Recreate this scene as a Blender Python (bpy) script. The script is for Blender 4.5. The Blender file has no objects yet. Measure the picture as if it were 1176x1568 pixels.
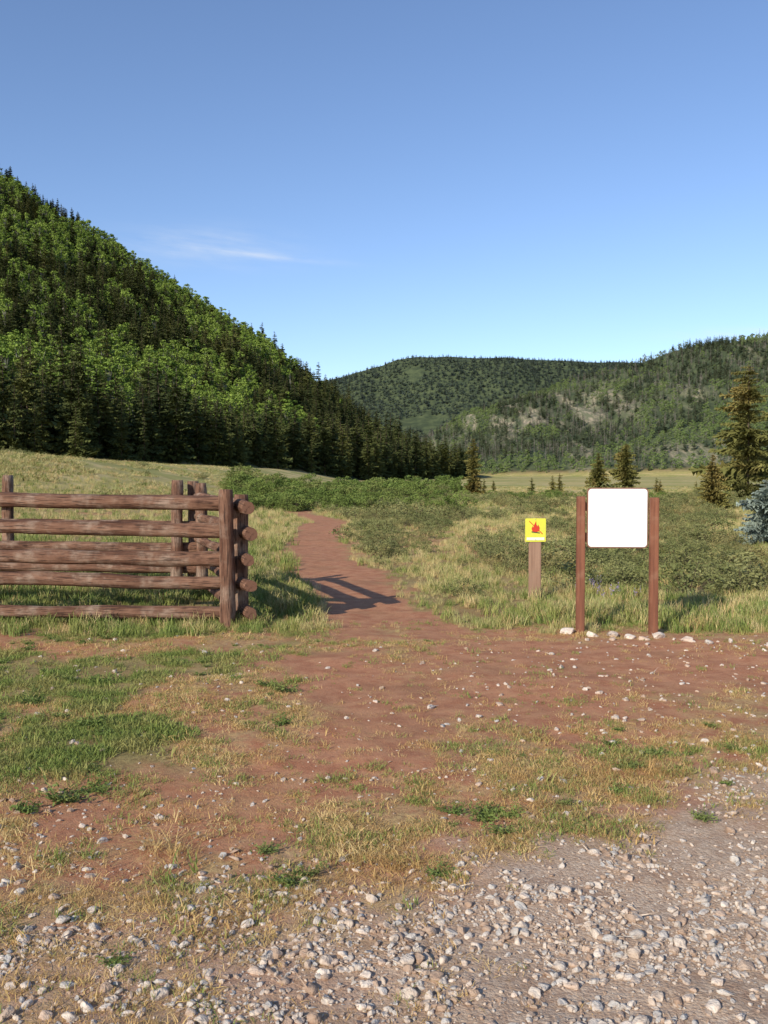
import bpy, bmesh, math, random
import numpy as np
from mathutils import Vector, Matrix
random.seed(3); rng=np.random.default_rng(7)
S=bpy.context.scene
S.view_settings.view_transform='Standard'
try: S.view_settings.look='None'
except: pass
S.view_settings.exposure=0
COL=S.collection

# ---------------------------------------------------------------- noise
def h2(ix,iy,s):
    v=np.sin(ix*127.1+iy*311.7+s*74.7)*43758.5453
    return v-np.floor(v)
def vn(x,y,s=0):
    x=np.asarray(x,float);y=np.asarray(y,float)
    ix=np.floor(x);iy=np.floor(y);fx=x-ix;fy=y-iy
    fx=fx*fx*(3-2*fx);fy=fy*fy*(3-2*fy)
    a=h2(ix,iy,s);b=h2(ix+1,iy,s);c=h2(ix,iy+1,s);d=h2(ix+1,iy+1,s)
    return (a*(1-fx)+b*fx)*(1-fy)+(c*(1-fx)+d*fx)*fy
def fbm(x,y,s=0,o=4):
    t=0;a=.5;n=0
    for i in range(o):
        t=t+a*vn(x*2**i,y*2**i,s+i*3);n+=a;a*=.5
    return t/n
def ss(a,b,x):
    t=np.clip((x-a)/(b-a),0,1);return t*t*(3-2*t)
ip=np.interp
# ---------------------------------------------------------------- terrain
def hl_params(x):
    zr=ip(x,[-900,-500,-250,-131,-73,-27,10,35,60],[430,295,188,108,67,36,13,3,0])
    yr=ip(x,[-900,-250,-131,-73,-27,10,35],[750,600,550,520,490,462,445])
    yf=ip(x,[-400,-250,-100,-60,-20,35,60],[90,105,150,190,290,425,440])
    return zr,yr,yf
def hc_params(x):
    zr=ip(x,[-150,0,60,111,190,279,368,457,582,900,1600],[0,20,52,84,112,148,170,199,214,255,300])
    yf=ip(x,[-200,0,60,200,500,1000],[1250,1150,900,760,680,600])
    return zr,np.full_like(zr,1400.),yf
def hb_params(x):
    zr=ip(x,[-900,-137,-44,30,81,150,408,900,1600],[120,224,256,284,292,287,278,262,250])
    return zr,np.full_like(zr,2200.),np.full_like(zr,1480.)
def mount(x,y,pr,back,amp,sc,seed):
    zr,yr,yf=pr(x)
    t=np.clip((y-yf)/np.maximum(yr-yf,1),0,1)
    h=zr*(t*.9+.1*t*t*(3-2*t))
    h=h+amp*(fbm(x/sc,y/(sc*2.2),seed)-.5)*2*np.clip(t*(1.05-t)*4,0,1)*np.clip(zr/60,0,1)
    h=np.where(y>yr,zr*np.exp(-(y-yr)/back),h)
    return h,t
def terrain(x,y):
    x=np.asarray(x,float);y=np.asarray(y,float)
    L,_=mount(x,y,hl_params,160,9,60,11)
    C,_=mount(x,y,hc_params,500,34,120,21)
    B,_=mount(x,y,hb_params,900,44,200,31)
    h=np.maximum(np.maximum(L,C),B)
    h=h+.0075*np.maximum(y-120,0)*ss(900,600,y)+np.where(y>600,3.5*ss(600,900,y),0)
    kn=3.4*ss(-7,-30,x)*ss(24,66,y)+1.2*ss(-20,-60,x)*ss(30,70,y)
    h=h+kn
    d=np.hypot(x,y)
    h=h+(fbm(x/14,y/14,5)-.5)*.5*ss(14,45,d)
    h=h+(fbm(x/2.2,y/2.2,6)-.5)*.08*ss(200,60,d)+(fbm(x/.35,y/.35,8,3)-.5)*.030*ss(60,20,d)
    return h
PX=[(.4,7.0),(.1,10.0),(-.2,11.6),(-.42,13.7),(-1.0,16.8),(-1.68,21.5),(-2.05,28.3),(-2.1,34.8),(-3.1,41),(-4.6,47),(-4.2,56),(-2,70)]
def dirt(x,y):
    n=(fbm(x/.9,y/.9,41)-.5)
    n2=(fbm(x/.22,y/.22,43)-.5)
    xc=ip(y,[p[1] for p in PX],[p[0] for p in PX])
    hw=ip(y,[9,11.6,13.7,16.8,28,50,70],[.66,.62,.74,.70,.78,.7,.3])
    q=np.abs(x-xc)/hw+n*.9+n2*.8
    tr=ss(1.25,.75,q)*(y>9.2)*ss(72,60,y)
    b1=np.hypot((x-2.0)/3.3,(y-8.05)/1.35)+n*1.3+n2*.9
    b2=np.hypot((x-.0)/.95,(y-7.4)/2.6)+n*1.3+n2*.9
    b4=np.hypot((x-.9)/1.1,(y-6.5)/.9)+n*1.3+n2*.9
    b3=np.hypot((x+1.0)/.75,(y-4.5)/.5)+n*1.2+n2
    b5=np.hypot((x+1.5)/.9,(y-3.6)/.4)+n*1.4+n2
    strip=.75*np.exp(-((x-.12-.1*n)/.17)**2)*ss(7,7.8,y)*ss(10.6,9.9,y)
    return np.clip(np.maximum.reduce([tr,ss(1.15,.6,b1),ss(1.1,.6,b2),ss(1.1,.6,b4)*.9,.8*ss(1.1,.7,b3),.7*ss(1.1,.6,b5)])*(1-strip),0,1)
def gravel(x,y):
    e=ip(x,[-4,-1.4,-.07,1.83,4,8],[3.2,3.35,3.66,4.5,5.3,6.5])
    n=(fbm(x/.7,y/.7,51)-.5)*1.2+(fbm(x/.15,y/.15,53)-.5)*.7
    return ss(e+.55,e-.45,y+n)*(.5+.5*ss(-1.2,.8,x))
def green(x,y):
    n=fbm(x/.8,y/.8,61);n1=fbm(x/3.5,y/3.5,62)
    left=ss(-.2,-1.2,x)*ss(4.4,5.4,y)*ss(.38,.58,n)
    mid=ss(9.4,10.4,y)*ss(.36,.60,n1*.6+n*.4)
    ls=ss(9.3,10.2,y)*ss(-1.0,-2.0,x)*ss(30,18,y)*.9
    rs=ss(9.5,10.5,y)*ss(2.6,3.6,x)*ss(30,18,y)*.75
    return np.clip(np.maximum.reduce([left*.85,mid*.7,ls,rs]),0,1)

def mesh_np(name,V,F,mats,mi=None,smooth=False):
    V=np.asarray(V,np.float32).reshape(-1,3);F=np.asarray(F,np.int32)
    me=bpy.data.meshes.new(name);k=F.shape[1];n=len(F)
    me.vertices.add(len(V));me.vertices.foreach_set('co',V.ravel())
    me.loops.add(n*k);me.loops.foreach_set('vertex_index',F.ravel())
    me.polygons.add(n);me.polygons.foreach_set('loop_start',np.arange(n,dtype=np.int32)*k)
    me.polygons.foreach_set('loop_total',np.full(n,k,np.int32))
    for m in mats: me.materials.append(m)
    if mi is not None: me.polygons.foreach_set('material_index',np.asarray(mi,np.int32))
    me.polygons.foreach_set('use_smooth',np.full(n,smooth,bool))
    me.update(calc_edges=True);me.validate()
    return me
def add(name,me,parent=None,loc=(0,0,0)):
    o=bpy.data.objects.new(name,me);o.location=loc;COL.objects.link(o)
    if parent: o.parent=parent
    return o

# ---------------------------------------------------------------- material helper
class M:
    def __init__(s,name):
        s.m=bpy.data.materials.new(name);s.m.use_nodes=True;s.t=s.m.node_tree;s.t.nodes.clear()
        s.out=s.n('ShaderNodeOutputMaterial')
    def n(s,t,**k):
        nd=s.t.nodes.new(t)
        for a,b in k.items(): setattr(nd,a,b)
        return nd
    def l(s,a,b): s.t.links.new(a,b)
    def put(s,sock,v):
        if isinstance(v,bpy.types.NodeSocket): s.l(v,sock)
        elif isinstance(v,tuple) and len(v)==3 and sock.type=='RGBA': sock.default_value=(*v,1)
        else: sock.default_value=v
    def mix(s,f,a,b,bt='MIX'):
        nd=s.n('ShaderNodeMix',data_type='RGBA',blend_type=bt)
        s.put(nd.inputs[0],f);s.put(nd.inputs[6],a);s.put(nd.inputs[7],b);return nd.outputs[2]
    def math(s,op,a,b=0.0,c=0.0,clamp=False):
        nd=s.n('ShaderNodeMath',operation=op,use_clamp=clamp)
        s.put(nd.inputs[0],a);s.put(nd.inputs[1],b)
        if op in('MULTIPLY_ADD',): s.put(nd.inputs[2],c)
        return nd.outputs[0]
    def rng(s,v,a,b,c=0.0,d=1.0):
        nd=s.n('ShaderNodeMapRange',interpolation_type='SMOOTHSTEP')
        s.put(nd.inputs[0],v);nd.inputs[1].default_value=a;nd.inputs[2].default_value=b
        nd.inputs[3].default_value=c;nd.inputs[4].default_value=d;return nd.outputs[0]
    def noise(s,vec,sc,det=4,rough=.55):
        nd=s.n('ShaderNodeTexNoise');nd.inputs['Scale'].default_value=sc;nd.inputs['Detail'].default_value=det
        nd.inputs['Roughness'].default_value=rough
        if vec is not None: s.l(vec,nd.inputs['Vector'])
        return nd.outputs[0]
    def vor(s,vec,sc,out='Distance'):
        nd=s.n('ShaderNodeTexVoronoi');nd.inputs['Scale'].default_value=sc;s.l(vec,nd.inputs['Vector']);return nd.outputs[out]
    def mp(s,vec,sc):
        nd=s.n('ShaderNodeMapping');nd.inputs['Scale'].default_value=sc;s.l(vec,nd.inputs['Vector']);return nd.outputs[0]
    def obj(s): return s.n('ShaderNodeTexCoord').outputs['Object']
    def pos(s): return s.n('ShaderNodeNewGeometry').outputs['Position']
    def rnd(s): return s.n('ShaderNodeObjectInfo').outputs['Random']
    def bsdf(s,col,rough=.8,spec=.2,bump=None,bs=.3,bd=.01,transl=0):
        p=s.n('ShaderNodeBsdfPrincipled');s.put(p.inputs['Base Color'],col);s.put(p.inputs['Roughness'],rough)
        p.inputs['Specular IOR Level'].default_value=spec
        if bump is not None:
            b=s.n('ShaderNodeBump');b.inputs['Strength'].default_value=bs;b.inputs['Distance'].default_value=bd
            s.l(bump,b.inputs['Height']);s.l(b.outputs[0],p.inputs['Normal'])
        if transl:
            t=s.n('ShaderNodeBsdfTranslucent');s.put(t.inputs[0],col)
            mx=s.n('ShaderNodeMixShader');mx.inputs[0].default_value=transl
            s.l(p.outputs[0],mx.inputs[1]);s.l(t.outputs[0],mx.inputs[2]);s.l(mx.outputs[0],s.out.inputs[0])
        else: s.l(p.outputs[0],s.out.inputs[0])
        return s.m

def foliage(name,a,b,c=None,psc=.05,transl=0,rough=.8):
    m=M(name);r=m.rnd();n=m.noise(m.pos(),psc,2)
    n2=m.noise(m.pos(),psc*14,2)
    col=m.mix(m.rng(m.math('ADD',m.math('MULTIPLY',r,.6),m.math('MULTIPLY',n,.6)),.25,.85),a,b)
    if c: col=m.mix(m.rng(n,.5,.68),col,c)
    col=m.mix(m.rng(n2,.3,.7,.0,.35),col,(a[0]*.5,a[1]*.5,a[2]*.5))
    return m.bsdf(col,rough,.08,transl=transl)

# ---------------------------------------------------------------- ground
def ground_mat():
    m=M('ground_soil_grass');v=m.obj()
    ca=m.n('ShaderNodeAttribute',attribute_name='ma');cb=m.n('ShaderNodeAttribute',attribute_name='mb')
    sa=m.n('ShaderNodeSeparateColor');m.l(ca.outputs['Color'],sa.inputs[0])
    sb=m.n('ShaderNodeSeparateColor');m.l(cb.outputs['Color'],sb.inputs[0])
    D,G,GR=sa.outputs;FO,RO,FI=sb.outputs
    n1=m.noise(v,1.1,5);n2=m.noise(v,5,6,.65);n3=m.noise(v,28,5,.7);n4=m.noise(v,140,3,.7)
    vc=m.vor(v,75);vcol=m.vor(v,75,'Color')
    sv=m.n('ShaderNodeSeparateColor');m.l(vcol,sv.inputs[0])
    red=m.mix(m.rng(n2,.3,.7),(.35,.130,.066),(.52,.24,.130))
    red=m.mix(m.rng(n4,.35,.7,0,.45),red,(.58,.34,.20))
    red=m.mix(m.rng(n3,.52,.72,0,.6),red,(.24,.095,.052))
    red=m.mix(m.rng(n1,.52,.68,0,.5),red,(.29,.13,.075))
    lit=m.mix(m.rng(n3,.35,.65),(.28,.15,.075),(.54,.36,.16))
    lit=m.mix(m.rng(n4,.4,.7,0,.7),lit,(.60,.43,.21))
    cov=m.rng(m.math('ADD',m.math('MULTIPLY',n1,.5),m.math('MULTIPLY',n2,.5)),.42,.60)
    cov=m.math('MULTIPLY',cov,m.math('SUBTRACT',1.0,m.math('MULTIPLY',D,.85)))
    col=m.mix(cov,red,lit)
    gcol=m.mix(m.rng(n3,.3,.7),(.13,.125,.042),(.31,.265,.10))
    gcol=m.mix(m.rng(m.noise(v,.35,5),.45,.62,0,.7),gcol,(.36,.29,.125))
    col=m.mix(m.math('MULTIPLY',m.math('MULTIPLY',GR,m.math('SUBTRACT',1.0,D)),.85),col,gcol)
    gc=m.mix(m.rng(sv.outputs[0],.1,.9),(.38,.25,.17),(.60,.47,.35))
    gc=m.mix(m.rng(n3,.3,.7,0,.6),gc,(.46,.31,.205))
    gc=m.mix(m.rng(n4,.3,.7,0,.5),gc,(.60,.46,.34))
    gc=m.mix(m.rng(n2,.48,.66,0,.6),gc,(.36,.21,.135))
    col=m.mix(m.math('MULTIPLY',G,.95),col,gc)
    nf=m.noise(v,.03,5);nf2=m.noise(m.mp(v,(.02,.12,1)),1,4)
    fc=m.mix(m.rng(nf,.35,.65),(.46,.37,.14),(.29,.29,.09))
    fc=m.mix(m.rng(nf2,.5,.6),fc,(.56,.43,.20))
    fc=m.mix(m.rng(m.noise(v,.5,4),.4,.7,0,.4),fc,(.19,.19,.07))
    col=m.mix(FI,col,fc)
    ff=m.mix(m.rng(m.noise(v,.06,5),.35,.7),(.052,.068,.036),(.10,.12,.055))
    col=m.mix(FO,col,ff)
    nr=m.noise(m.mp(v,(.16,.03,.012)),1,6,.75)
    rc=m.mix(m.rng(nr,.42,.66),(.16,.165,.095),(.43,.345,.24))
    col=m.mix(RO,col,rc)
    hb=m.math('ADD',m.math('MULTIPLY',n4,.4),m.math('MULTIPLY',n3,.6))
    hb=m.math('SUBTRACT',hb,m.math('MULTIPLY',m.math('MULTIPLY',vc,G),.25))
    return m.bsdf(col,.95,.1,bump=hb,bs=.8,bd=.017)
nx,ny=880,960
tx=np.linspace(-9.3,9.3,nx);xs=.55*np.sinh(tx)
ty=np.linspace(-4.6,9.15,ny);ys=4.2+.9*np.sinh(ty)
X,Y=np.meshgrid(xs,ys);Z=terrain(X,Y)
V=np.stack([X,Y,Z],-1).reshape(-1,3)
I=np.arange(nx*ny).reshape(ny,nx)
F=np.stack([I[:-1,:-1],I[:-1,1:],I[1:,1:],I[1:,:-1]],-1).reshape(-1,4)
me=mesh_np('ground',V,F,[ground_mat()],smooth=True)
x,y=V[:,0],V[:,1]
_,tL=mount(x,y,hl_params,160,8,70,11);_,tC=mount(x,y,hc_params,500,22,150,21);_,tB=mount(x,y,hb_params,900,30,220,31)
zl=hl_params(x)[0];zc=hc_params(x)[0]
forest=np.clip(np.maximum.reduce([ss(0,.02,tL)*(zl>1),ss(0.02,.06,tC)*(zc>3),ss(0,.05,tB)]),0,1)
def rockm(x,y):
    zr,yr,yf=hc_params(x);t=(y-yf)/(yr-yf)
    n=fbm(x/13,y/90,71);n2=fbm(x/40,y/160,72)
    a=ss(80,130,x)*ss(360,270,x)*ss(.40,.62,t)*ss(.97,.86,t)*ss(.40,.56,n)
    b=ss(.62,.70,n2*.6+n*.4)*(t>.04)*.6
    c=ss(210,260,x)*ss(390,340,x)*ss(.04,.09,t)*ss(.24,.16,t)*ss(.46,.58,n)*.8
    return np.clip(np.maximum.reduce([a,b,c]),0,1)*(t>0)*(t<1.0)
rock=rockm(x,y)
field=ss(34,60,y)*(1-forest)
for nm,arr in (('ma',(dirt(x,y),gravel(x,y),green(x,y))),('mb',(forest,rock,field*(1-dirt(x,y))))):
    at=me.attributes.new(nm,'FLOAT_COLOR','POINT')
    at.data.foreach_set('color',np.stack([*arr,np.ones_like(x)],-1).astype(np.float32).ravel())
add('ground',me)

# ---------------------------------------------------------------- scatter with geometry nodes
def scatter(name,P,rot,scl,idx,meshes):
    coll=bpy.data.collections.new(name+'_parts')
    for i,mm in enumerate(meshes):
        coll.objects.link(bpy.data.objects.new('%s_piece_%02d'%(name,i),mm))
    me=bpy.data.meshes.new(name);n=len(P)
    me.vertices.add(n);me.vertices.foreach_set('co',np.asarray(P,np.float32).ravel())
    a=me.attributes.new('rot','FLOAT_VECTOR','POINT');a.data.foreach_set('vector',np.asarray(rot,np.float32).ravel())
    scl=np.asarray(scl,np.float32)
    if scl.ndim==1: scl=np.repeat(scl[:,None],3,1)
    a=me.attributes.new('scl','FLOAT_VECTOR','POINT');a.data.foreach_set('vector',scl.ravel())
    a=me.attributes.new('idx','INT','POINT');a.data.foreach_set('value',np.asarray(idx,np.int32))
    o=add(name,me)
    g=bpy.data.node_groups.new(name+'_gn','GeometryNodeTree')
    g.interface.new_socket('Geometry',in_out='INPUT',socket_type='NodeSocketGeometry')
    g.interface.new_socket('Geometry',in_out='OUTPUT',socket_type='NodeSocketGeometry')
    N=g.nodes.new;gi=N('NodeGroupInput');go=N('NodeGroupOutput')
    iop=N('GeometryNodeInstanceOnPoints');ci=N('GeometryNodeCollectionInfo')
    ci.inputs['Collection'].default_value=coll;ci.inputs['Separate Children'].default_value=True;ci.inputs['Reset Children'].default_value=True
    def na(nm,ty):
        q=N('GeometryNodeInputNamedAttribute');q.data_type=ty;q.inputs['Name'].default_value=nm
        return [s for s in q.outputs if s.enabled and s.name=='Attribute'][0]
    L=g.links.new
    L(gi.outputs[0],iop.inputs['Points']);L(ci.outputs[0],iop.inputs['Instance'])
    iop.inputs['Pick Instance'].default_value=True
    L(na('idx','INT'),iop.inputs['Instance Index']);L(na('rot','FLOAT_VECTOR'),iop.inputs['Rotation']);L(na('scl','FLOAT_VECTOR'),iop.inputs['Scale'])
    L(iop.outputs[0],go.inputs[0])
    md=o.modifiers.new('instances','NODES');md.node_group=g
    return o
def zrot(n,tilt=.1): return np.stack([rng.normal(0,tilt,n),rng.normal(0,tilt,n),rng.uniform(0,6.283,n)],-1)

# ---------------------------------------------------------------- generators
def blades(n,h,spread,lean,w,seed,hvar=.5):
    r=np.random.default_rng(seed)
    a=r.uniform(0,6.283,n);rad=spread*np.sqrt(r.random(n));ba=r.uniform(0,6.283,n)
    base=np.stack([np.cos(ba)*rad,np.sin(ba)*rad,-.01*np.ones(n)],-1)
    d=np.stack([np.cos(a),np.sin(a),0*a],-1)
    sa=a+r.uniform(.6,2.4,n);sd=np.stack([np.cos(sa),np.sin(sa),0*a],-1)
    H=h*r.uniform(1-hvar,1,n);Ln=lean*r.uniform(.2,1.3,n)
    Vs=[]
    for s,wf in((0,1),(.4,.9),(.75,.6)):
        p=base+d*(Ln*H*s*s)[:,None]+np.array([0,0,1])*(H*(s-.25*Ln*s*s))[:,None]
        q=sd*(w*wf*.5)
        Vs+= [p-q,p+q]
    s=1;Vs.append(base+d*(Ln*H*1.1)[:,None]+np.array([0,0,1])*(H*(1-.32*Ln))[:,None])
    Vv=np.stack(Vs,1).reshape(-1,3)
    T=np.array([(0,1,3),(0,3,2),(2,3,5),(2,5,4),(4,5,6)])
    Fv=(np.arange(n)[:,None,None]*7+T[None]).reshape(-1,3)
    return Vv,Fv
def leaves(C,size,r,up=.3,asp=.5):
    n=len(C);a=r.normal(0,1,(n,3));a[:,2]*=.7;a/=np.linalg.norm(a,axis=1)[:,None]
    b=r.normal(0,1,(n,3));b-=a*(a*b).sum(1)[:,None];b/=np.linalg.norm(b,axis=1)[:,None]
    sz=size*r.uniform(.6,1.3,n)[:,None]
    Vv=np.stack([C-a*sz,C-b*sz*asp,C+a*sz,C+b*sz*asp],1).reshape(-1,3)
    Q=np.arange(n)[:,None]*4
    Fv=np.concatenate([Q+np.array([0,1,2]),Q+np.array([0,2,3])])
    return Vv,Fv
def tube(p0,p1,r0,r1,k=6):
    p0=np.array(p0,float);p1=np.array(p1,float);d=p1-p0;d/=np.linalg.norm(d)+1e-9
    u=np.cross(d,[.3,.9,.1]);u/=np.linalg.norm(u);w=np.cross(d,u)
    a=np.arange(k)*6.2832/k;c=np.cos(a)[:,None]*u+np.sin(a)[:,None]*w
    Vv=np.concatenate([p0+c*r0,p1+c*r1]);i=np.arange(k);j=(i+1)%k
    Fv=np.concatenate([np.stack([i,j,j+k],-1),np.stack([i,j+k,i+k],-1)])
    return Vv,Fv
def join(parts):
    Vs=[];Fs=[];Ms=[];o=0
    for Vv,Fv,m in parts:
        Vs.append(Vv);Fs.append(Fv+o);Ms.append(np.full(len(Fv),m));o+=len(Vv)
    return np.concatenate(Vs),np.concatenate(Fs),np.concatenate(Ms)
def conifer(name,seed,h,rb,tiers,nb,tw,mats,clear=.08,droop=.25,pw=.85,wf=.34,gap=0,limbs=False,wdf=.75,tvar=(.72,1.15)):
    r=np.random.default_rng(seed)
    f=np.repeat((np.arange(tiers)+.3)/tiers,nb);n=len(f)
    z=h*(clear+(1-clear)*f**.95)+r.normal(0,h*.012,n)
    tierv=np.repeat(r.uniform(*tvar,tiers),nb)
    R=(rb*(1-f)**pw*tierv+.012*h)*r.uniform(.6,1.15,n)
    R*=np.clip(.55+f*6,0,1)
    az=r.uniform(0,6.283,n)
    side=1+.22*np.cos(az-r.uniform(0,6.28))
    R*=side
    keep=r.random(n)>gap;z,R,az,f=z[keep],R[keep],az[keep],f[keep];n=len(z)
    dr=droop*r.uniform(.5,1.4,n)*(1-f*1.3)
    s=(np.arange(tw)+.6)/tw
    fw=np.stack([np.cos(az),np.sin(az),0*az],-1);sd=np.stack([-np.sin(az),np.cos(az),0*az],-1)
    P=fw[:,None,:]*(R[:,None]*s)[:,:,None]
    P[:,:,2]+=z[:,None]-(dr*R)[:,None]*(s*1.3-.45*s*s)
    P=P.reshape(-1,3);m=len(P)
    Rr=np.repeat(R,tw);ss_=np.tile(s,n);fwr=np.repeat(fw,tw,0);sdr=np.repeat(sd,tw,0)
    parts=[]
    wd=(Rr/tw*wdf)[:,None]
    for sg in(-1,1):
        W=Rr*wf*(1.12-ss_*.85)*r.uniform(.6,1.3,m)+.006*h
        tip=P+sdr*(sg*W)[:,None]+fwr*(W*r.uniform(.3,.9,m))[:,None];tip[:,2]-=W*r.uniform(-.1,.7,m)
        a=P-fwr*wd*.6;b=P+fwr*wd*.9;b[:,2]+=wd[:,0]*.25
        Vv=np.stack([a,b,tip],1).reshape(-1,3);parts.append((Vv,np.arange(m*3).reshape(-1,3),0))
    for q in range(2):
        W=Rr*wf*.8*(1.1-ss_*.6)*r.uniform(.6,1.3,m)
        tip=P+fwr*W[:,None]*r.uniform(.0,.8,(m,1))+sdr*(W*r.uniform(-.6,.6,m))[:,None];tip[:,2]-=W*(r.uniform(.4,1.1,m) if q==0 else r.uniform(-.7,-.2,m))
        o_=sdr*wd*r.uniform(-.8,.8,(m,1))
        a=P-fwr*wd*.7-o_;b=P+fwr*wd*.7+o_;b[:,2]+=wd[:,0]*.3
        parts.append((np.stack([a,b,tip],1).reshape(-1,3),np.arange(m*3).reshape(-1,3),0))
    Vt,Ft=tube((0,0,-.3),(0,0,h*1.0),h*.014,h*.002);parts.append((Vt,Ft,1))
    if limbs:
        for i in range(n):
            e=fw[i]*R[i]*.8;Vt,Ft=tube((0,0,z[i]),(e[0],e[1],z[i]-dr[i]*R[i]*.7),h*.003,h*.001,3);parts.append((Vt,Ft,1))
    Vv,Fv,mi=join(parts)
    return mesh_np(name,Vv,Fv,mats,mi)
def broad(name,seed,h,w,nclump,nl,ls,mats,trunk=True,base=.25,csz=.17):
    r=np.random.default_rng(seed);parts=[];Cs=[]
    if trunk: parts.append((*tube((0,0,-.3),(0,0,h*.8),h*.014,h*.005),1))
    for i in range(nclump):
        a=r.uniform(0,6.283);u=r.random();zz=h*(base+(1-base)*u*.93)
        rr=w*.5*math.sin(math.pi*min(1,.15+u*.83))**.7*math.sqrt(r.random())
        c=np.array([math.cos(a)*rr,math.sin(a)*rr,zz])
        sz=w*csz*r.uniform(.6,1.2)
        g=r.normal(0,1,(nl,3));g/=np.linalg.norm(g,axis=1)[:,None];g*=(r.random(nl)**.4)[:,None]
        Cs.append(c+g*sz*np.array([1,1,.75]))
        if i%2==0 or not trunk: parts.append((*tube((0,0,zz*.45 if trunk else 0),c,h*.008,h*.003,4),1))
    Vl,Fl=leaves(np.concatenate(Cs),ls,r);parts.append((Vl,Fl,0))
    Vv,Fv,mi=join(parts);return mesh_np(name,Vv,Fv,mats,mi)

bm_=M('bark');bark=bm_.bsdf(bm_.mix(bm_.noise(bm_.mp(bm_.obj(),(8,8,1.5)),2,4),(.05,.035,.025),(.14,.105,.075)),.9,.1)
bm_=M('aspen_bark');abark=bm_.bsdf(bm_.mix(bm_.rng(bm_.noise(bm_.mp(bm_.obj(),(3,3,9)),1,3),.5,.6),(.22,.21,.17),(.07,.06,.045)),.85,.1)
f_near=foliage('spruce_needles',(.062,.078,.028),(.12,.135,.042),(.15,.155,.047),.02)
f_far=foliage('distant_haze_needles',(.072,.100,.060),(.115,.145,.074),(.13,.15,.075),.006)  # slight aerial haze painted into the needle colour: bluer and lighter
f_far2=foliage('haze_tinted_needles',(.098,.135,.118),(.125,.158,.128),None,.004)  # stronger distance haze baked into base colour, no volume in the scene
f_dead=foliage('dead_timber',(.21,.185,.155),(.28,.245,.21),None,.01)
f_asp=foliage('aspen_leaves',(.16,.235,.042),(.25,.33,.066),None,.03)
f_aspf=foliage('distant_haze_aspen_leaves',(.15,.21,.07),(.22,.28,.095),None,.01)  # far aspen leaves carry a painted bluish haze tint
near=[conifer('spruce_lod%d'%i,10+i,1,.17+.025*(i%3),19,6,5,[f_near,bark],clear=.02+.02*(i%3),droop=.4,pw=.75,wf=.42,wdf=1.0) for i in range(6)]
asp=[broad('aspen_%d'%i,30+i,1,.54,26,30,.032,[f_asp,abark],base=.12,csz=.15) for i in range(4)]
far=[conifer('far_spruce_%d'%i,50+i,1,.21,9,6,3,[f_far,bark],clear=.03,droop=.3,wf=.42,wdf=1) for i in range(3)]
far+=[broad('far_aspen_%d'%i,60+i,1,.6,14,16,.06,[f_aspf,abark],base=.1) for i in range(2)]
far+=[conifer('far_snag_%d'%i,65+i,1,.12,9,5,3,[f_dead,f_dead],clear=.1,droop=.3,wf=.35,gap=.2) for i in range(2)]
far2=[conifer('haze_tinted_spruce_%d'%i,70+i,1,.26,8,6,2,[f_far2,bark],clear=.02,droop=.3,wf=.5,wdf=1) for i in range(3)]

def grid(x0,x1,y0,y1,sp):
    gx,gy=np.meshgrid(np.arange(x0,x1,sp),np.arange(y0,y1,sp))
    gx=gx.ravel()+rng.uniform(-.5,.5,gx.size)*sp;gy=gy.ravel()+rng.uniform(-.5,.5,gy.size)*sp
    return gx,gy
gx,gy=grid(-420,70,90,700,4.6)
zr,yr,yf=hl_params(gx);t=(gy-yf)/(yr-yf)
edge=(fbm(gx/18,gy/18,81)-.5)*30
k=(gy>yf+edge*.6-4)&(gy<yr+30)&(np.abs(gx/gy)<.56)&(gx<42)&(zr>.5)
gx,gy,t=gx[k],gy[k],t[k]
pa=fbm(gx/34,gy/40,83)*.6+fbm(gx/9,gy/9,84)*.4
up=ss(.10,.25,t)*ss(-15,-50,gx)
isa=(pa>.515-.03*ss(.2,.8,t))&(rng.random(len(gx))<up*.8)
isa=isa|((gx/gy<-.27)&(t>.12)&(t<.34)&(fbm(gx/12,gy/12,85)>.42)&(rng.random(len(gx))<.8))
n=len(gx);hh=rng.uniform(8,16,n)*np.where(t<.12,1.3,1)*np.where(t>.85,.85,1)*(1-.25*rng.random(n)**3)
hh=np.where(rng.random(n)<.12,hh*1.35,hh);hh=np.where(isa,rng.uniform(8,13,n),hh)
idx=np.where(isa,6+rng.integers(0,4,n),rng.integers(0,6,n))
P=np.stack([gx,gy,terrain(gx,gy)-.3],-1)
wd=rng.uniform(.85,1.35,n);scatter('mountain_forest',P,zrot(n,.025),np.stack([hh*wd,hh*wd,hh],-1),idx,near+asp)
print('left trees',n)
gx,gy=grid(-60,900,640,1440,8.0)
zr,yr,yf=hc_params(gx);t=(gy-yf)/(yr-yf)
rk=rockm(gx,gy);cl=fbm(gx/60,gy/80,91)
k=(t>.03)&(np.abs(gx/gy)<.56)&(zr>6)&(rng.random(len(gx))>rk*.55)&(rng.random(len(gx))<.97)
gx,gy,t,cl=gx[k],gy[k],t[k],cl[k];n=len(gx)
isa=(cl>.57)|((t<.12)&(fbm(gx/30,gy/30,92)>.5))|(rng.random(n)<.07)
hh=rng.uniform(8,15,n);hh=np.where(isa,hh*.65,hh)
dead=(fbm(gx/35,gy/90,93)>.47)&(rng.random(n)<.5)&~isa
wd=rng.uniform(1.0,1.5,n);P=np.stack([gx,gy,terrain(gx,gy)-.4],-1)
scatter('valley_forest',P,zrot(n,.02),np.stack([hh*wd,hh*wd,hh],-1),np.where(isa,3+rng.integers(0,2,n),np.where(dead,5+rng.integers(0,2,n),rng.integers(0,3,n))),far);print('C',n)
gx,gy=grid(-420,1300,1500,2290,10.5)
k=(gx/gy<.56)&(gx/gy>-.25)&(fbm(gx/90,gy/120,95)<.74)
gx,gy=gx[k],gy[k];n=len(gx);hh=rng.uniform(7,12,n)*np.where(gy>2150,.7,1);wd=rng.uniform(1.2,1.9,n)
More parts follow.
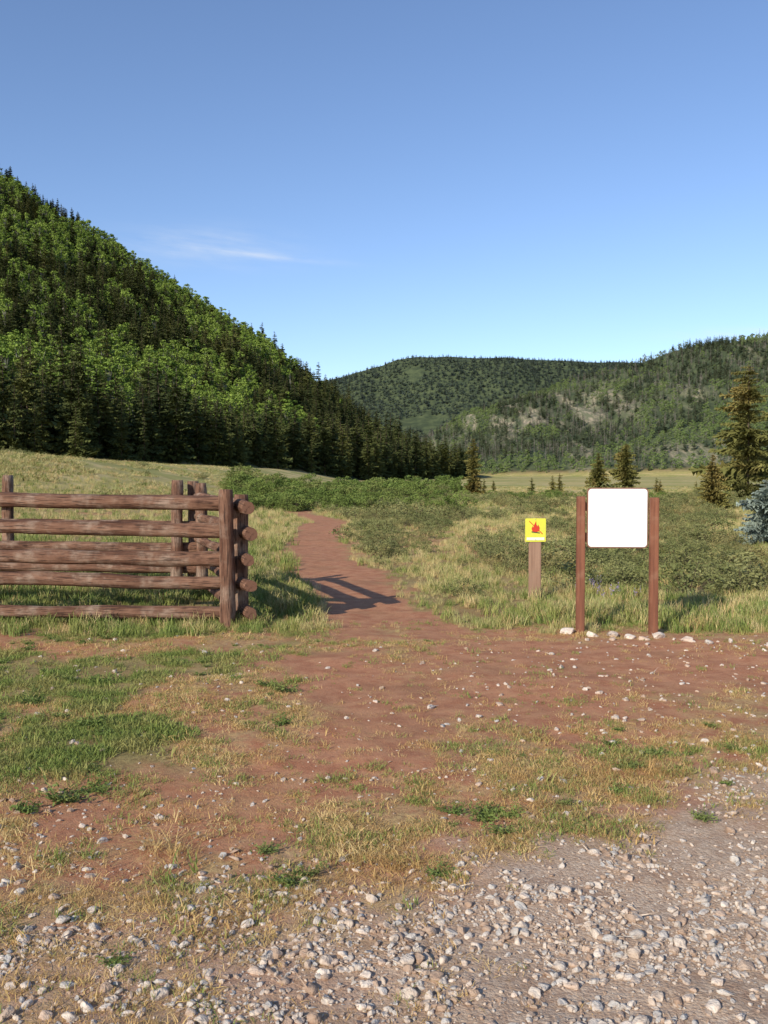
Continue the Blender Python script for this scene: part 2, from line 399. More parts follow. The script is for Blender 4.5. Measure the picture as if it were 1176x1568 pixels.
P=np.stack([gx,gy,terrain(gx,gy)-.4],-1)
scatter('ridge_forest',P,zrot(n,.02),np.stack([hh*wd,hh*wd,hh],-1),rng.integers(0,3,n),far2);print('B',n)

# ---------------------------------------------------------------- individual trees
f_fir=foliage('fir_needles',(.17,.165,.050),(.25,.22,.065),(.31,.24,.08),.3)
f_blue=foliage('blue_spruce_needles',(.24,.29,.24),(.35,.40,.33),None,.8)
def tree(name,x,y,h,w,mat,seed,**k):
    me=conifer(name,seed,h,w,k.pop('tiers',24),k.pop('nb',9),k.pop('tw',9),[mat,bark],limbs=True,wdf=1.2,tvar=(.5,1.25),**k)
    o=add(name,me,loc=(x,y,float(terrain(x,y))-.1));return o
tree('fir_tree',24.0,61,9.2,2.5,f_fir,201,tiers=24,nb=12,tw=13,gap=.15,droop=.15,pw=.5,wf=.28,clear=.05)
tree('fir_tree',28.5,66,8.0,2.3,f_fir,207,tiers=22,nb=12,tw=12,gap=.15,droop=.12,pw=.6,wf=.28,clear=.06)
tree('fir_tree',39.3,150,7.6,2.7,f_fir,202,pw=.6,droop=.15,wf=.32,clear=.03,nb=11)
tree('fir_tree',34.8,150,6.0,2.1,f_fir,203,pw=.65,wf=.32,clear=.03,nb=11)
tree('spruce_tree',18.1,51,3.1,1.05,f_fir,204,pw=.65,wf=.32,clear=.02,nb=11)
tree('spruce_tree',8.9,92,5.9,1.3,f_fir,205,pw=.6,wf=.32,clear=.03,nb=11)
for i,(xx,yy,h_) in enumerate([(17.6,110,2.0),(20.6,113,2.3),(22.4,118,2.6),(10.6,98,1.8),(23.6,104,1.8),(27.5,92,1.7),(33,112,2.1),(36.5,108,1.7),(40.5,116,2.3),(14.2,120,1.8)]):
    tree('spruce_tree',xx,yy,h_,h_*.3,f_fir,220+i,pw=.7,wf=.34,tiers=16,nb=8,tw=6,clear=.02)
tree('blue_spruce',9.3,22.5,1.75,.9,f_blue,206,tiers=18,nb=14,tw=12,clear=.02,droop=.05,pw=.7,wf=.28)

# ---------------------------------------------------------------- shrubs
f_sage=foliage('sagebrush_leaves',(.14,.155,.055),(.25,.25,.10),(.27,.225,.09),.35)
f_wil=foliage('willow_leaves',(.12,.17,.040),(.20,.255,.064),(.18,.19,.06),.1)
sage=[broad('sage_%d'%i,300+i,1,1.9,24,30,.044,[f_sage,bark],trunk=False,base=.12,csz=.11) for i in range(5)]
wil=[broad('willow_%d'%i,320+i,1,1.5,26,30,.048,[f_wil,bark],trunk=False,base=.1,csz=.13) for i in range(4)]
def samp(n,y0,y1,u0,u1,pw=1.0):
    yy=y0*(y1/y0)**(rng.random(n)**pw);uu=rng.uniform(u0,u1,n);return uu*yy,yy
sx,sy=samp(6200,12.5,100,-.55,.56,.75)
dd=dirt(sx,sy);cl=.5*fbm(sx/(1.2+sy*.05),sy/(2+sy*.12),101)+.5*fbm(sx/(.45+sy*.02),sy/(.8+sy*.035),102)
xc=ip(sy,[p[1] for p in PX],[p[0] for p in PX])
right=sx>xc+1.1
k=(dd<.15)&(np.abs(sx-xc)>.95)&(cl>np.where(right,.515-.05*ss(4,8,sx)*(sy<30),.58))&~((sx<-1)&(sy<24))&~((sx<-7)&(sy<75))&~((np.abs(sx-2.0)<.7)&(sy<15))&~((sy>70)&(sx/sy>.1)&(cl<.56))
sx,sy=sx[k],sy[k];n=len(sx);hh=np.exp(rng.normal(math.log(.27),.32,n))*(1+ss(20,60,sy)*.7)
scatter('sagebrush_shrubs',np.stack([sx,sy,terrain(sx,sy)-.03],-1),zrot(n,.1),np.stack([hh*rng.uniform(.8,1.5,n),hh*rng.uniform(.8,1.5,n),hh],-1),rng.integers(0,5,n),sage);print('sage',n)
sx,sy=samp(1500,48,130,-.17,.10)
cl=fbm(sx/5,sy/9,111);k=(cl>.48)&((sy<85)|(rng.random(len(sx))<.5))
sx,sy=sx[k],sy[k]
ex,ey=samp(330,62,95,.08,.5);k=fbm(ex/9,ey/9,112)>.52;sx=np.r_[sx,ex[k]];sy=np.r_[sy,ey[k]]
n=len(sx);hh=rng.uniform(.5,1.6,n)*np.where(sx/sy<.08,1.05,.55)*ip(sy,[48,80,130],[.55,1,1.4])
scatter('willow_shrubs',np.stack([sx,sy,terrain(sx,sy)-.03],-1),zrot(n,.08),np.stack([hh*rng.uniform(.8,1.4,n),hh*rng.uniform(.8,1.4,n),hh],-1),rng.integers(0,4,n),wil);print('wil',n)

# ---------------------------------------------------------------- grass
def gmat(name,a,b,c,tr=.2):
    m=M(name);r=m.rnd();n=m.noise(m.pos(),2.5,3)
    col=m.mix(m.rng(r,.1,.9),a,b);col=m.mix(m.rng(n,.42,.62,0,.8),col,c);return m.bsdf(col,.7,.2,transl=tr)
g_straw=gmat('straw',(.58,.40,.15),(.70,.52,.24),(.50,.31,.12))
g_green=gmat('fresh_grass',(.18,.235,.055),(.26,.30,.075),(.36,.32,.11))
g_dk=gmat('lush_grass',(.13,.18,.04),(.20,.245,.06),(.27,.27,.075),0)
g_pale=gmat('pale_meadow_grass',(.43,.38,.155),(.30,.31,.11),(.53,.43,.19),0)
g_drym=gmat('dry_meadow_grass',(.58,.42,.18),(.66,.52,.27),(.50,.34,.15),0)
g_weed=gmat('weed_leaf',(.13,.18,.045),(.19,.24,.06),(.17,.20,.06))
def bm(name,mat,*a,**k):
    Vv,Fv=blades(*a,**k);return mesh_np(name,Vv,Fv,[mat])
short=[bm('straw_tuft',g_straw,22,.036,.045,1.2,.0026,400+i) for i in range(3)]+[bm('straw_mat',g_straw,30,.020,.075,2.1,.0022,410+i) for i in range(2)]
short+=[bm('green_tuft',g_green,20,.042,.04,.8,.0035,420+i) for i in range(3)]
sx,sy=samp(100000,2.3,10.6,-.52,.52,.9)
n=len(sx);dd=dirt(sx,sy);gr=gravel(sx,sy);gn=green(sx,sy)
nn=fbm(sx/.22,sy/.22,121);nb=fbm(sx/1.1,sy/1.1,122)
strawband=ss(3.2,3.8,sy-.3*sx)*ss(5.4,4.2,sy-.25*sx)
den=ss(.45,.62,nn*.62+nb*.38+strawband*.03+gn*.03)*(1-dd)**1.2*(1-gr)**1.6
den=(den*.70+.03*(1-gr)+.05*ss(.5,.62,nn)*(1-gr))*np.where((sy<3.8)&(sx<.2),.5,1)
k=rng.random(n)<den
sx,sy,gn=sx[k],sy[k],gn[k];n=len(sx)
pg=np.clip(gn*1.05+.10+.45*ss(.56,.64,fbm(sx/.45,sy/.45,125)),0,1)*np.where(sy<4.6,.7,1)
isg=rng.random(n)<pg
idx=np.where(isg,5+rng.integers(0,3,n),rng.integers(0,5,n))
scl=np.exp(rng.normal(-.10,.32,n))*np.where(isg&(gn>.4),1.3,1)
scatter('short_grass',np.stack([sx,sy,terrain(sx,sy)],-1),zrot(n,.15),scl,idx,short);print('short',n)
tall=[bm('pale_tuft',g_pale,26,.24,.10,.55,.006,430+i) for i in range(3)]+[bm('lush_tuft',g_dk,26,.22,.10,.5,.008,440+i) for i in range(3)]+[bm('dry_tuft',g_drym,22,.22,.09,.5,.005,450+i) for i in range(2)]
sx,sy=samp(60000,9.2,62,-.55,.56,.85)
n=len(sx);dd=dirt(sx,sy);gn=green(sx,sy)
ed=9.75+1.1*(fbm(sx/.6,sy*0,131)-.5)
bb=fbm(sx/1.1,sy/1.1,133);b2=fbm(sx/.4,sy/.5,134)
k=(dd<rng.random(n)*.7)&((sy>ed)|((sx<-1.6)&(sy>9.3)))&(rng.random(n)<ss(.36,.58,bb*.6+b2*.4)+.12)
k&=~((sx<-1.6)&(sy<10.0)&(rng.random(n)<.6))
sx,sy,gn,bb,b2=sx[k],sy[k],gn[k],bb[k],b2[k];n=len(sx);r=rng.random(n)
lf=((sx<-.9)&(sy<24));rt=(sx>3.1)&(sy<20)
pl=np.where(lf,.70,np.where(rt,.46,gn*.45));pdry=np.where(lf,.12,.28)
idx=np.where(r<pl,3+rng.integers(0,3,n),np.where(r<pl+pdry,6+rng.integers(0,2,n),rng.integers(0,3,n)))
scl=rng.uniform(.35,1.0,n)*(.55+.9*ss(.35,.65,b2))*np.where(lf,1.1,1)*(1+ss(18,60,sy)*.5)*np.where(sy<10.4,.65,1)
scl=scl*np.where((sx>-.9)&(sx<2.0),.7,.9)
scatter('meadow_grass',np.stack([sx,sy,terrain(sx,sy)],-1),zrot(n,.12),scl,idx,tall);print('meadow',n)
sx,sy=samp(20000,50,170,-.55,.56,1.0)
n=len(sx);bb=fbm(sx/6,sy/12,141);k=bb>np.where(sx<0,.36,.46);sx,sy,bb=sx[k],sy[k],bb[k];n=len(sx)
idx=np.where(rng.random(n)<.16,3+rng.integers(0,3,n),np.where(rng.random(n)<.35,6+rng.integers(0,2,n),rng.integers(0,3,n)))
s_=rng.uniform(1.0,2.0,n);scatter('far_meadow_grass',np.stack([sx,sy,terrain(sx,sy)],-1),zrot(n,.1),np.stack([s_*2.4,s_*2.4,s_*.75],-1),idx,tall)

def weed(name,seed,nst,L,ls,mat):
    r=np.random.default_rng(seed);Cs=[];parts=[]
    for i in range(nst):
        a=r.uniform(0,6.283);l=L*r.uniform(.4,1);e=np.array([math.cos(a)*l,math.sin(a)*l,l*r.uniform(.15,.6)])
        parts.append((*tube((0,0,0),e,.0015,.001,3),0))
        for s in np.linspace(.2,1,9): Cs.append(e*s+r.normal(0,ls*.7,3)+np.array([0,0,ls*.3]))
    Cs=np.array(Cs);Cs[:,2]=np.abs(Cs[:,2])
    parts.append((*leaves(Cs,ls,r,asp=.38),0));Vv,Fv,mi=join(parts);return mesh_np(name,Vv,Fv,[mat])
weeds=[weed('weed_%d'%i,500+i,22,.11,.012,g_weed) for i in range(4)]
wp=[(-1.6,4.55,1.4),(-1.5,4.7,1.0),(-1.72,4.4,1.1),(.47,4.3,1.0),(.60,4.35,.8),(.33,4.4,.8),(-.36,3.62,.9),(-.30,3.7,.7),(.22,3.72,.8),(-.9,3.0,.6),(1.2,4.7,.8),(-.75,6.9,1.2),(-.9,7.1,1.1),(-2.5,6.5,1.3),(-2.2,7.2,1.3),(-1.9,5.9,1.2)]
for i in range(520):
    yy=random.uniform(3.6,9.6);xx=random.uniform(-.5,.48)*yy
    g_=float(green(xx,yy));dd=float(dirt(xx,yy));
    if random.random()<.18+g_*.7 and dd<.4: wp.append((xx,yy,random.uniform(.25,.9)))
wp=np.array(wp);n=len(wp)
scatter('weeds',np.stack([wp[:,0],wp[:,1],terrain(wp[:,0],wp[:,1])],-1),zrot(n,.1),wp[:,2],rng.integers(0,4,n),weeds)
deb=[bm('dead_stalks',g_straw,60,.10,.05,2.2,.002,480+i,hvar=.7) for i in range(2)]
dx=np.array([-.95,-.86,-1.02,-.3,.8,-1.3,-.6,1.5]);dy=np.array([3.95,3.9,4.0,3.55,4.5,3.5,5.2,5.0])
scatter('dry_plant_debris',np.stack([dx,dy,terrain(dx,dy)+.01],-1),zrot(8,.15),np.array([1.5,1.3,1.2,.8,.9,.8,.9,.9]),rng.integers(0,2,8),deb)
fx=rng.uniform(-5.2,-1.3,1000);fy=rng.normal(9.98,.25,1000)
sx2=rng.uniform(3.0,5.2,500);sy2=rng.uniform(9.6,11.5,500)
fx=np.r_[fx,sx2,rng.uniform(1.2,3.0,160)];fy=np.r_[fy,sy2,rng.uniform(10.1,11,160)]
kk=(rng.random(len(fx))<ss(.3,.6,fbm(fx/.35,fy/.6,137))+.1)&(fy>9.5);fx,fy=fx[kk],fy[kk]
n=len(fx);idx=np.where(rng.random(n)<.6,3+rng.integers(0,3,n),np.where(rng.random(n)<.5,6+rng.integers(0,2,n),rng.integers(0,3,n)))
sc_=np.exp(rng.normal(-.4,.4,n)).clip(.2,1.2)*np.where((fx<0)&(fy<10),.6,1)
scatter('tall_grass',np.stack([fx,fy,terrain(fx,fy)],-1),zrot(n,.14),sc_,idx,tall)
ml=M('lupine_petals');lup_m=ml.bsdf(ml.mix(ml.rnd(),(.24,.17,.36),(.36,.27,.45)),.7,.2)
def lup(seed):
    r=np.random.default_rng(seed);parts=[(*blades(14,.22,.05,.5,.01,seed),1)]
    for i in range(3):
        bx,by=r.normal(0,.05,2);H=r.uniform(.24,.36)
        parts.append((*tube((bx,by,0),(bx,by,H),.003,.002,3),1))
        c=np.stack([r.normal(bx,.008,24),r.normal(by,.008,24),r.uniform(H*.65,H,24)],-1)
        parts.append((*leaves(c,.008,r),0))
    Vv,Fv,mi=join(parts);return mesh_np('lupine_flowers',Vv,Fv,[lup_m,g_dk],mi)
lx=rng.uniform(2.4,3.3,9);ly=rng.uniform(11.2,13,9)
scatter('lupine_flowers',np.stack([lx,ly,terrain(lx,ly)],-1),zrot(9,.1),rng.uniform(.7,1.1,9),rng.integers(0,2,9),[lup(1),lup(2)])

# ---------------------------------------------------------------- stones
def stone_mat(name,a,b,c):
    m=M(name);r=m.rnd();n=m.noise(m.obj(),1.3,4)
    col=m.mix(m.rng(r,.05,.6),a,b);col=m.mix(m.rng(r,.6,.95),col,c)
    col=m.mix(m.rng(n,.35,.7,0,.45),col,(a[0]*.8,a[1]*.7,a[2]*.65));return m.bsdf(col,.9,.15,bump=n,bs=.3,bd=.2)
stm=stone_mat('pebble_stone',(.40,.28,.20),(.64,.54,.44),(.47,.44,.40))
rockmat=stone_mat('pale_rock',(.54,.40,.30),(.72,.62,.52),(.56,.51,.45))
def stone(name,seed,mat,k=17):
    r=np.random.default_rng(seed);b=bmesh.new();ax=np.array([1,r.uniform(.55,.95),r.uniform(.35,.7)])
    for i in range(k):
        p=r.normal(0,1,3);p/=np.linalg.norm(p);p*=ax*r.uniform(.8,1.08);b.verts.new(p)
    res=bmesh.ops.convex_hull(b,input=b.verts)
    bmesh.ops.delete(b,geom=[g for g in res['geom_interior'] if isinstance(g,bmesh.types.BMVert)],context='VERTS')
    bmesh.ops.bevel(b,geom=list(b.edges),offset=.08,segments=1,affect='EDGES')
    me=bpy.data.meshes.new(name);b.to_mesh(me);b.free();me.materials.append(mat);return me
stones=[stone('pebble_%d'%i,600+i,stm,12+i) for i in range(9)]
sx,sy=samp(64000,2.25,9.5,-.52,.54,1.0)
gr=gravel(sx,sy);n=len(sx);cl=fbm(sx/.35,sy/.35,151)
den=gr*(.16+.64*ss(.42,.66,cl))+.13*ss(6,3.2,sy)*(.3+1.2*ss(.45,.65,cl))+.016+.08*ss(.4,3,sx)*ss(.42,.62,cl)
k=rng.random(n)<den;sx,sy,gr=sx[k],sy[k],gr[k];n=len(sx)
sz=np.exp(rng.normal(math.log(.0078),.62,n));sz=np.clip(sz,.0028,.038)
far_=ss(4.5,8,sy);sz=np.clip(sz*(1+.7*far_),.003,.036)
scatter('gravel_stones',np.stack([sx,sy,terrain(sx,sy)+sz*.12],-1),np.stack([rng.normal(0,.3,n),rng.normal(0,.3,n),rng.uniform(0,6.28,n)],-1),sz,rng.integers(0,9,n),stones);print('stones',n)
rk=[stone('rock_piece_%d'%i,640+i,rockmat,22) for i in range(4)]
rp=[(1.93,9.66,.10),(2.15,9.45,.08),(2.36,9.5,.12),(2.52,9.4,.075),(2.62,9.25,.065),(2.8,9.35,.10),(3.0,9.1,.085),(3.15,8.9,.06),(2.3,9.25,.05),(2.05,9.25,.045),(3.4,9.0,.05),(3.7,8.8,.055),
 (.33,6.45,.055),(.38,5.95,.035),(.5,6.1,.03),(-.06,6.6,.028),(1.4,5.6,.035),(2.1,5.1,.03),(.95,4.85,.03),(1.62,6.9,.04),(-1.25,4.05,.035),(-.5,3.3,.035),(-.42,2.98,.035),(-.2,2.96,.03),(-.05,2.9,.03),(-.35,3.8,.025),(1.35,3.15,.03),(.9,3.4,.028),(.6,2.9,.03),(1.0,2.75,.033),(-.9,2.75,.032)]
for i in range(200):
    yy=random.uniform(2.5,9);xx=random.uniform(-.45,.5)*yy;rp.append((xx,yy,random.uniform(.010,.024)))
for i in range(330):
    yy=random.uniform(2.4,3.8);xx=random.uniform(-.45,.5)*yy;rp.append((xx,yy,random.uniform(.012,.028)))
for i in range(90):
    yy=random.uniform(4.5,9.3);xx=random.uniform(.1,.48)*yy;rp.append((xx,yy,random.uniform(.014,.034)))
rp=np.array(rp);n=len(rp)
scatter('pale_rocks',np.stack([rp[:,0],rp[:,1],terrain(rp[:,0],rp[:,1])+rp[:,2]*.12],-1),zrot(n,.2),rp[:,2],rng.integers(0,4,n),rk)

# ---------------------------------------------------------------- log fence
m=M('weathered_log');v=m.obj()
st=m.noise(m.mp(v,(1.2,16,16)),1,6,.65);kn=m.vor(m.mp(v,(2.2,6,6)),1);bl=m.noise(v,3,5,.65)
fine=m.noise(m.mp(v,(4,90,90)),1,3,.6)
c=m.mix(m.rng(st,.3,.7),(.095,.042,.026),(.26,.140,.090))
c=m.mix(m.rng(bl,.46,.68,0,.75),c,(.35,.255,.19))
c=m.mix(m.rng(bl,.30,.46,.65,0),c,(.07,.035,.024))
c=m.mix(m.rng(fine,.50,.64,0,.8),c,(.035,.020,.016))
c=m.mix(m.rng(kn,.03,.14,.9,0),c,(.035,.018,.013))
logm=m.bsdf(c,.85,.15,bump=m.math('ADD',st,m.math('MULTIPLY',fine,.6)),bs=.9,bd=.018)
m=M('log_end_grain');v=m.obj()
sx_=m.n('ShaderNodeSeparateXYZ');m.l(v,sx_.inputs[0])
rad=m.math('SQRT',m.math('ADD',m.math('POWER',sx_.outputs[1],2.0),m.math('POWER',sx_.outputs[2],2.0)))
ring=m.math('SINE',m.math('ADD',m.math('MULTIPLY',rad,520.0),m.math('MULTIPLY',m.noise(v,9,3),6.0)))
c=m.mix(m.rng(ring,-1,1),(.13,.065,.043),(.24,.125,.08));c=m.mix(m.rng(m.noise(v,25,3),.5,.7,0,.7),c,(.07,.035,.025))
endm=m.bsdf(c,.9,.1)
fence=bpy.data.objects.new('log_fence',None);COL.objects.link(fence)
def log(name,p0,p1,r0,r1,sag=0.0,seed=0,parent=fence):
    p0=Vector(p0);p1=Vector(p1);d=p1-p0;L=d.length;k=20;ns=max(8,int(L/.08));r=np.random.default_rng(seed+900)
    rings=[];ph=r.uniform(0,50)
    for i in range(ns+1):
        s=i/ns;a=np.arange(k)*2*math.pi/k
        rr=(r0+(r1-r0)*s)*(1+.10*(vn(np.array([s*L*1.6+ph]),np.array([1.0]),seed)[0]-.5)*2+.05*(vn(np.array([s*L*5+ph]),np.array([3.0]),seed)[0]-.5)*2)
        R=rr*(1+.12*(vn(np.cos(a)*1.3+ph,s*L*2.2+np.sin(a)*1.3,seed)-.5)*2+.05*(vn(np.cos(a)*4+ph,s*L*9+np.sin(a)*4,seed+1)-.5)*2)
        if i in(0,ns): R=R*.93
        oy=.6*r0*(vn(np.array([s*L*.8+ph]),np.array([5.0]),seed)[0]-.5)
        oz=-sag*4*s*(1-s)+.6*r0*(vn(np.array([s*L*.7+ph]),np.array([9.0]),seed)[0]-.5)
        rings.append(np.stack([np.full(k,s*L),np.cos(a)*R+oy,np.sin(a)*R+oz],-1))
    Vv=np.concatenate(rings);I_=np.arange((ns+1)*k).reshape(ns+1,k);J=np.roll(I_,-1,1)
    Q=np.stack([I_[:-1],J[:-1],J[1:],I_[1:]],-1).reshape(-1,4)
    me=bpy.data.meshes.new(name);fs=[tuple(map(int,q))[::-1] for q in Q]
    fs.append(tuple(int(i) for i in I_[0]));fs.append(tuple(int(i) for i in I_[-1])[::-1])
    me.from_pydata([tuple(map(float,q)) for q in Vv],[],fs);me.materials.append(logm);me.materials.append(endm)
    for i,p in enumerate(me.polygons):
        p.use_smooth=i<len(fs)-2;p.material_index=0 if i<len(fs)-2 else 1
    me.update()
    o=add(name,me,parent);o.matrix_local=Matrix.Translation(p0)@d.to_track_quat('X','Z').to_matrix().to_4x4();return o
FR=[(1.40,1.335,.066,.080),(1.11,1.04,.062,.076),(.78,.735,.070,.078),(.52,.485,.076,.074),(.17,.16,.072,.064)]
for i,(zl_,zr_,ra,rb_) in enumerate(FR):
    sl=(zr_-zl_)/(4.14-1.78)
    log('rail_%d'%(i+1),(-7.6,10.08,zl_-sl*3.4),(-1.66-.04*(i%2),10.08,zr_),ra,rb_,.0,i)
log('corner_post',(-1.70,9.93,-.15),(-1.715,9.93,1.50),.085,.076,0,20)
log('back_post',(-1.60,10.25,-.15),(-1.59,10.25,1.44),.08,.072,0,21)
log('front_post',(-5.0,9.93,-.15),(-5.0,9.93,1.52),.085,.078,0,22)
SR=[(1.315,.068),(1.015,.070),(.735,.064),(.455,.072),(.155,.07)]
for i,(z_,r_) in enumerate(SR):
    log('side_rail_%d'%(i+1),(-1.45+.02*(i%2),9.82+.07*((i*2)%3),z_),(-2.60,12.85,z_+.06),r_,r_*.9,0,30+i)
for i,(px_,py_,zt) in enumerate([(-2.86,12.75,1.60),(-2.69,12.95,1.585),(-2.53,12.7,1.56),(-5.32,13.05,1.67),(-7.9,13.1,1.65)]):
    log('rear_post_%d'%(i+1),(px_,py_,-.2),(px_,py_,zt),.085,.078,0,40+i)
for i,z_ in enumerate([1.25,.93,.62,.34]):
    log('rear_rail_%d'%(i+1),(-8.2,13.0,z_+.06),(-2.5,12.84,z_+.03),.07,.075,0,50+i)

# ---------------------------------------------------------------- signs
def rbox(name,sx,sz,sy,rad,mats,parent,loc,seg=6):
    b=bmesh.new();pts=[]
    for cx,cz,a0 in((1,1,0),(-1,1,90),(-1,-1,180),(1,-1,270)):
        for i in range(seg+1):
            a=math.radians(a0+90*i/seg);pts.append((cx*(sx/2-rad)+math.cos(a)*rad,cz*(sz/2-rad)+math.sin(a)*rad))
    vs=[b.verts.new((p[0],0,p[1])) for p in pts];f=b.faces.new(vs)
    r=bmesh.ops.extrude_face_region(b,geom=[f]);bmesh.ops.translate(b,verts=[g for g in r['geom'] if isinstance(g,bmesh.types.BMVert)],vec=(0,sy,0))
    bmesh.ops.recalc_face_normals(b,faces=b.faces)
    me=bpy.data.meshes.new(name);b.to_mesh(me);b.free();me.materials.append(mats);return add(name,me,parent,loc)
def box(name,c,s,mat,parent,bev=.006):
    b=bmesh.new();bmesh.ops.create_cube(b,size=1);bmesh.ops.scale(b,vec=s,verts=b.verts)
    bmesh.ops.subdivide_edges(b,edges=[e for e in b.edges if abs((e.verts[0].co-e.verts[1].co).z)>.01],cuts=6)
    bmesh.ops.bevel(b,geom=[e for e in b.edges if e.calc_face_angle(0)>1],offset=bev,segments=2,affect='EDGES')
    me=bpy.data.meshes.new(name);b.to_mesh(me);b.free();me.materials.append(mat);return add(name,me,parent,c)
def wood(name,a,b_,d):
    m=M(name);v=m.obj();s1=m.noise(m.mp(v,(30,30,1.6)),1,5,.6);s2=m.noise(v,6,3)
    c=m.mix(m.rng(s1,.3,.7),a,b_);c=m.mix(m.rng(s2,.5,.75,0,.6),c,d);return m.bsdf(c,.75,.25,bump=s1,bs=.4,bd=.006)
wp_=wood('stained_post_wood',(.15,.058,.034),(.25,.10,.055),(.29,.16,.10))
wg=wood('faded_post_wood',(.26,.15,.10),(.36,.22,.15),(.30,.20,.14))
m=M('white_panel');wh=m.bsdf(m.mix(m.rng(m.noise(m.obj(),5,4),.4,.75,0,.3),(.80,.80,.79),(.72,.72,.69)),.45,.35)
m=M('brown_trim');bt=m.bsdf(m.mix(m.noise(m.obj(),20,3),(.16,.075,.045),(.24,.12,.07)),.6,.3)
m=M('metal_bolt');mb_=m.bsdf(m.mix(m.noise(m.obj(),40,2),(.25,.24,.23),(.40,.39,.37)),.45,.5)
def bolt(parent,loc,r=.009):
    b=bmesh.new();bmesh.ops.create_cone(b,cap_ends=True,segments=10,radius1=r,radius2=r*.7,depth=.008,matrix=Matrix.Rotation(math.pi/2,4,'X'))
    me=bpy.data.meshes.new('bolt');b.to_mesh(me);b.free();me.materials.append(mb_);add('bolt',me,parent,loc)
sg=bpy.data.objects.new('information_sign',None);COL.objects.link(sg);sg.location=(2.44,9.65,0)
box('post_left',(-.375,.02,.62),(.085,.085,1.62),wp_,sg);box('post_right',(.365,-.06,.62),(.085,.085,1.60),wp_,sg)
sg.rotation_euler=(0,0,math.radians(-4))
box('crossbar_top',(0,.045,1.32),(.66,.035,.09),wp_,sg,.003);box('crossbar_bottom',(0,.045,1.0),(.66,.035,.09),wp_,sg,.003)
rbox('trim',.632,.632,.018,.045,bt,sg,(0,-.012,1.205));rbox('panel',.606,.606,.006,.036,wh,sg,(0,-.0182,1.205))
ns=bpy.data.objects.new('no_fire_sign',None);COL.objects.link(ns);ns.location=(2.03,12.4,0);ns.rotation_euler=(0,0,math.radians(3))
box('post',(0,0,.38),(.165,.05,1.1),wg,ns,.008)
m=M('yellow_sign_paint');yl=m.bsdf(m.mix(m.rng(m.noise(m.obj(),14,3),.4,.7,0,.4),(.70,.68,.07),(.62,.60,.10)),.5,.3)
m=M('red_sign_paint');rd=m.bsdf(m.mix(m.noise(m.obj(),30,2),(.55,.04,.02),(.65,.07,.03)),.5,.3)
m=M('black_sign_paint');bk=m.bsdf(m.mix(m.noise(m.obj(),30,2),(.03,.03,.03),(.06,.05,.05)),.5,.3)
m=M('sign_white_paint');ws=m.bsdf(m.mix(m.noise(m.obj(),30,2),(.7,.7,.6),(.78,.78,.7)),.5,.3)
rbox('plate',.28,.315,.005,.015,yl,ns,(0,-.034,.93))
def poly(name,pts,mat,y):
    me=bpy.data.meshes.new(name);me.from_pydata([(p[0],0,p[1]) for p in pts],[],[tuple(range(len(pts)))]);me.materials.append(mat);return add(name,me,ns,(0,y,.95))
poly('flame',[(-.045,-.035),(-.055,.0),(-.04,.035),(-.03,.015),(-.02,.05),(.005,.1),(.01,.055),(.028,.03),(.035,.055),(.055,.01),(.045,-.035),(0,-.05)],rd,-.0375)
poly('logs',[(-.055,-.05),(.055,-.065),(.055,-.052),(-.055,-.037)],bk,-.0385)
poly('slash',[(-.092,.098),(-.083,.103),(.097,-.067),(.088,-.075)],rd,-.0395)
poly('caption_strip',[(-.12,-.155),(.12,-.155),(.12,-.118),(-.12,-.118)],ws,-.0375)
for z_ in(.80,1.07): bolt(ns,(0,-.038,z_),.006)

# ---------------------------------------------------------------- sun, sky, camera
el=math.radians(26);az=math.radians(216)
ld=Vector((-math.sin(az)*math.cos(el),-math.cos(az)*math.cos(el),-math.sin(el)))
sd=bpy.data.lights.new('sun','SUN');sd.energy=5.0;sd.angle=math.radians(.5);sd.color=(1,.93,.79)
so=bpy.data.objects.new('sun',sd);COL.objects.link(so);so.rotation_euler=ld.to_track_quat('-Z','Y').to_euler()
w=bpy.data.worlds.new('World');S.world=w;w.use_nodes=True;t=w.node_tree;t.nodes.clear()
N=t.nodes.new;L=t.links.new
sk=N('ShaderNodeTexSky');sk.sky_type='NISHITA';sk.sun_disc=False;sk.sun_elevation=el;sk.sun_rotation=az
sk.altitude=1800;sk.air_density=1.1;sk.dust_density=1.0;sk.ozone_density=1.6
bg=N('ShaderNodeBackground');bg.inputs[1].default_value=.14;wo=N('ShaderNodeOutputWorld')
tc=N('ShaderNodeTexCoord');sp=N('ShaderNodeSeparateXYZ');L(tc.outputs['Generated'],sp.inputs[0])
def mt(op,a,b=0.0,c=None,cl=False):
    n_=N('ShaderNodeMath');n_.operation=op;n_.use_clamp=cl
    for i,q in enumerate((a,b,c)):
        if q is None: continue
        if isinstance(q,(int,float)): n_.inputs[i].default_value=q
        else: L(q,n_.inputs[i])
    return n_.outputs[0]
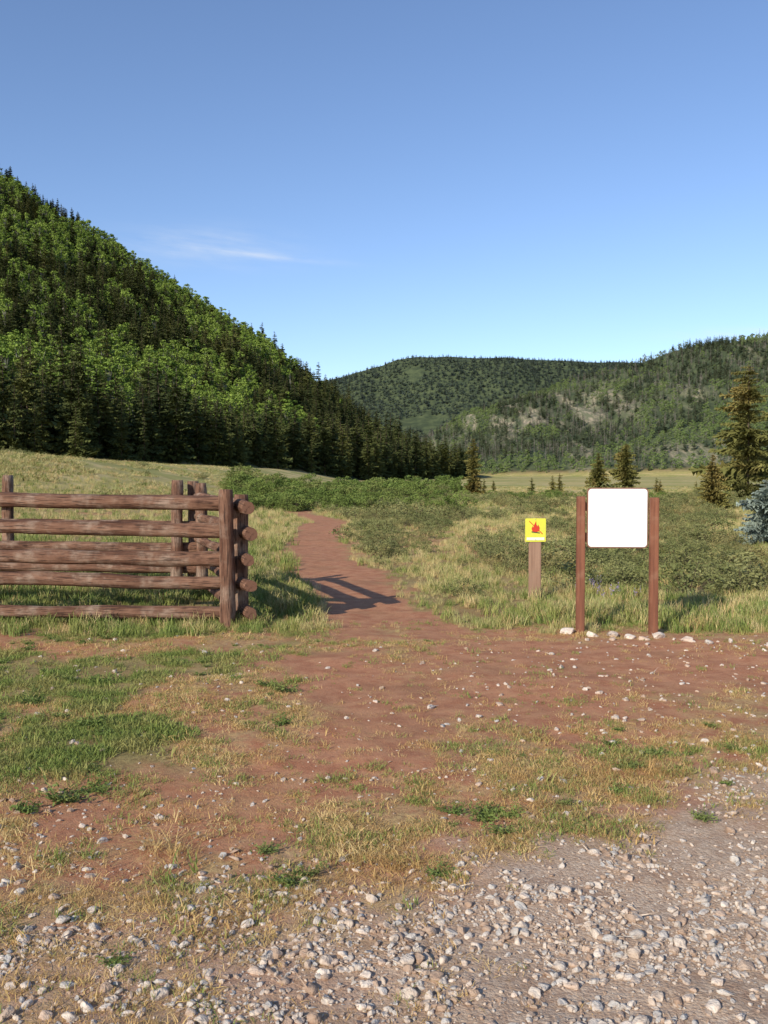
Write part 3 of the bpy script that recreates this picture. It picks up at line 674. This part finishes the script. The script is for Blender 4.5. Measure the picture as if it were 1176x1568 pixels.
yy=mt('MAXIMUM',sp.outputs[1],.05);u=mt('DIVIDE',sp.outputs[0],yy);wv=mt('DIVIDE',sp.outputs[2],yy)
cmb=N('ShaderNodeCombineXYZ');L(mt('MULTIPLY',u,14.0),cmb.inputs[0]);L(mt('ADD',mt('MULTIPLY',wv,95.0),mt('MULTIPLY',u,12.0)),cmb.inputs[1])
no=N('ShaderNodeTexNoise');no.inputs['Scale'].default_value=1.0;no.inputs['Detail'].default_value=6;no.inputs['Roughness'].default_value=.6;L(cmb.outputs[0],no.inputs[0])
def blob(cu,cw,su,sw,tilt,amp):
    du=mt('SUBTRACT',u,cu);dw=mt('SUBTRACT',mt('SUBTRACT',wv,cw),mt('MULTIPLY',du,tilt))
    e=mt('ADD',mt('POWER',mt('DIVIDE',mt('ABSOLUTE',du),su),2.0),mt('POWER',mt('DIVIDE',mt('ABSOLUTE',dw),sw),2.0))
    return mt('MULTIPLY',mt('EXPONENT',mt('MULTIPLY',e,-1.0)),amp)
cl=mt('ADD',mt('ADD',blob(-.19,.250,.08,.018,-.05,.42),blob(-.125,.240,.065,.0035,-.09,.45)),blob(.38,.158,.07,.006,.02,.6))
cl=mt('MULTIPLY',cl,mt('MULTIPLY',mt('SUBTRACT',no.outputs[0],.3),2.2,cl=True),cl=True)
tint=N('ShaderNodeMix');tint.data_type='RGBA';tint.blend_type='MULTIPLY';tint.inputs[0].default_value=1;L(sk.outputs[0],tint.inputs[6]);tint.inputs[7].default_value=(1.08,1.13,1.27,1)
mx=N('ShaderNodeMix');mx.data_type='RGBA';L(cl,mx.inputs[0]);L(tint.outputs[2],mx.inputs[6]);mx.inputs[7].default_value=(5.8,6.2,6.8,1)
L(mx.outputs[2],bg.inputs[0]);L(bg.outputs[0],wo.inputs[0])
cam=bpy.data.cameras.new('camera');co=bpy.data.objects.new('camera',cam);COL.objects.link(co)
cam.sensor_fit='VERTICAL';cam.sensor_height=24;cam.lens=12/math.tan(math.radians(29));cam.clip_end=12000;cam.clip_start=.05
co.location=(0,0,1.6);co.rotation_euler=(math.radians(90-1.98),0,0);S.camera=co
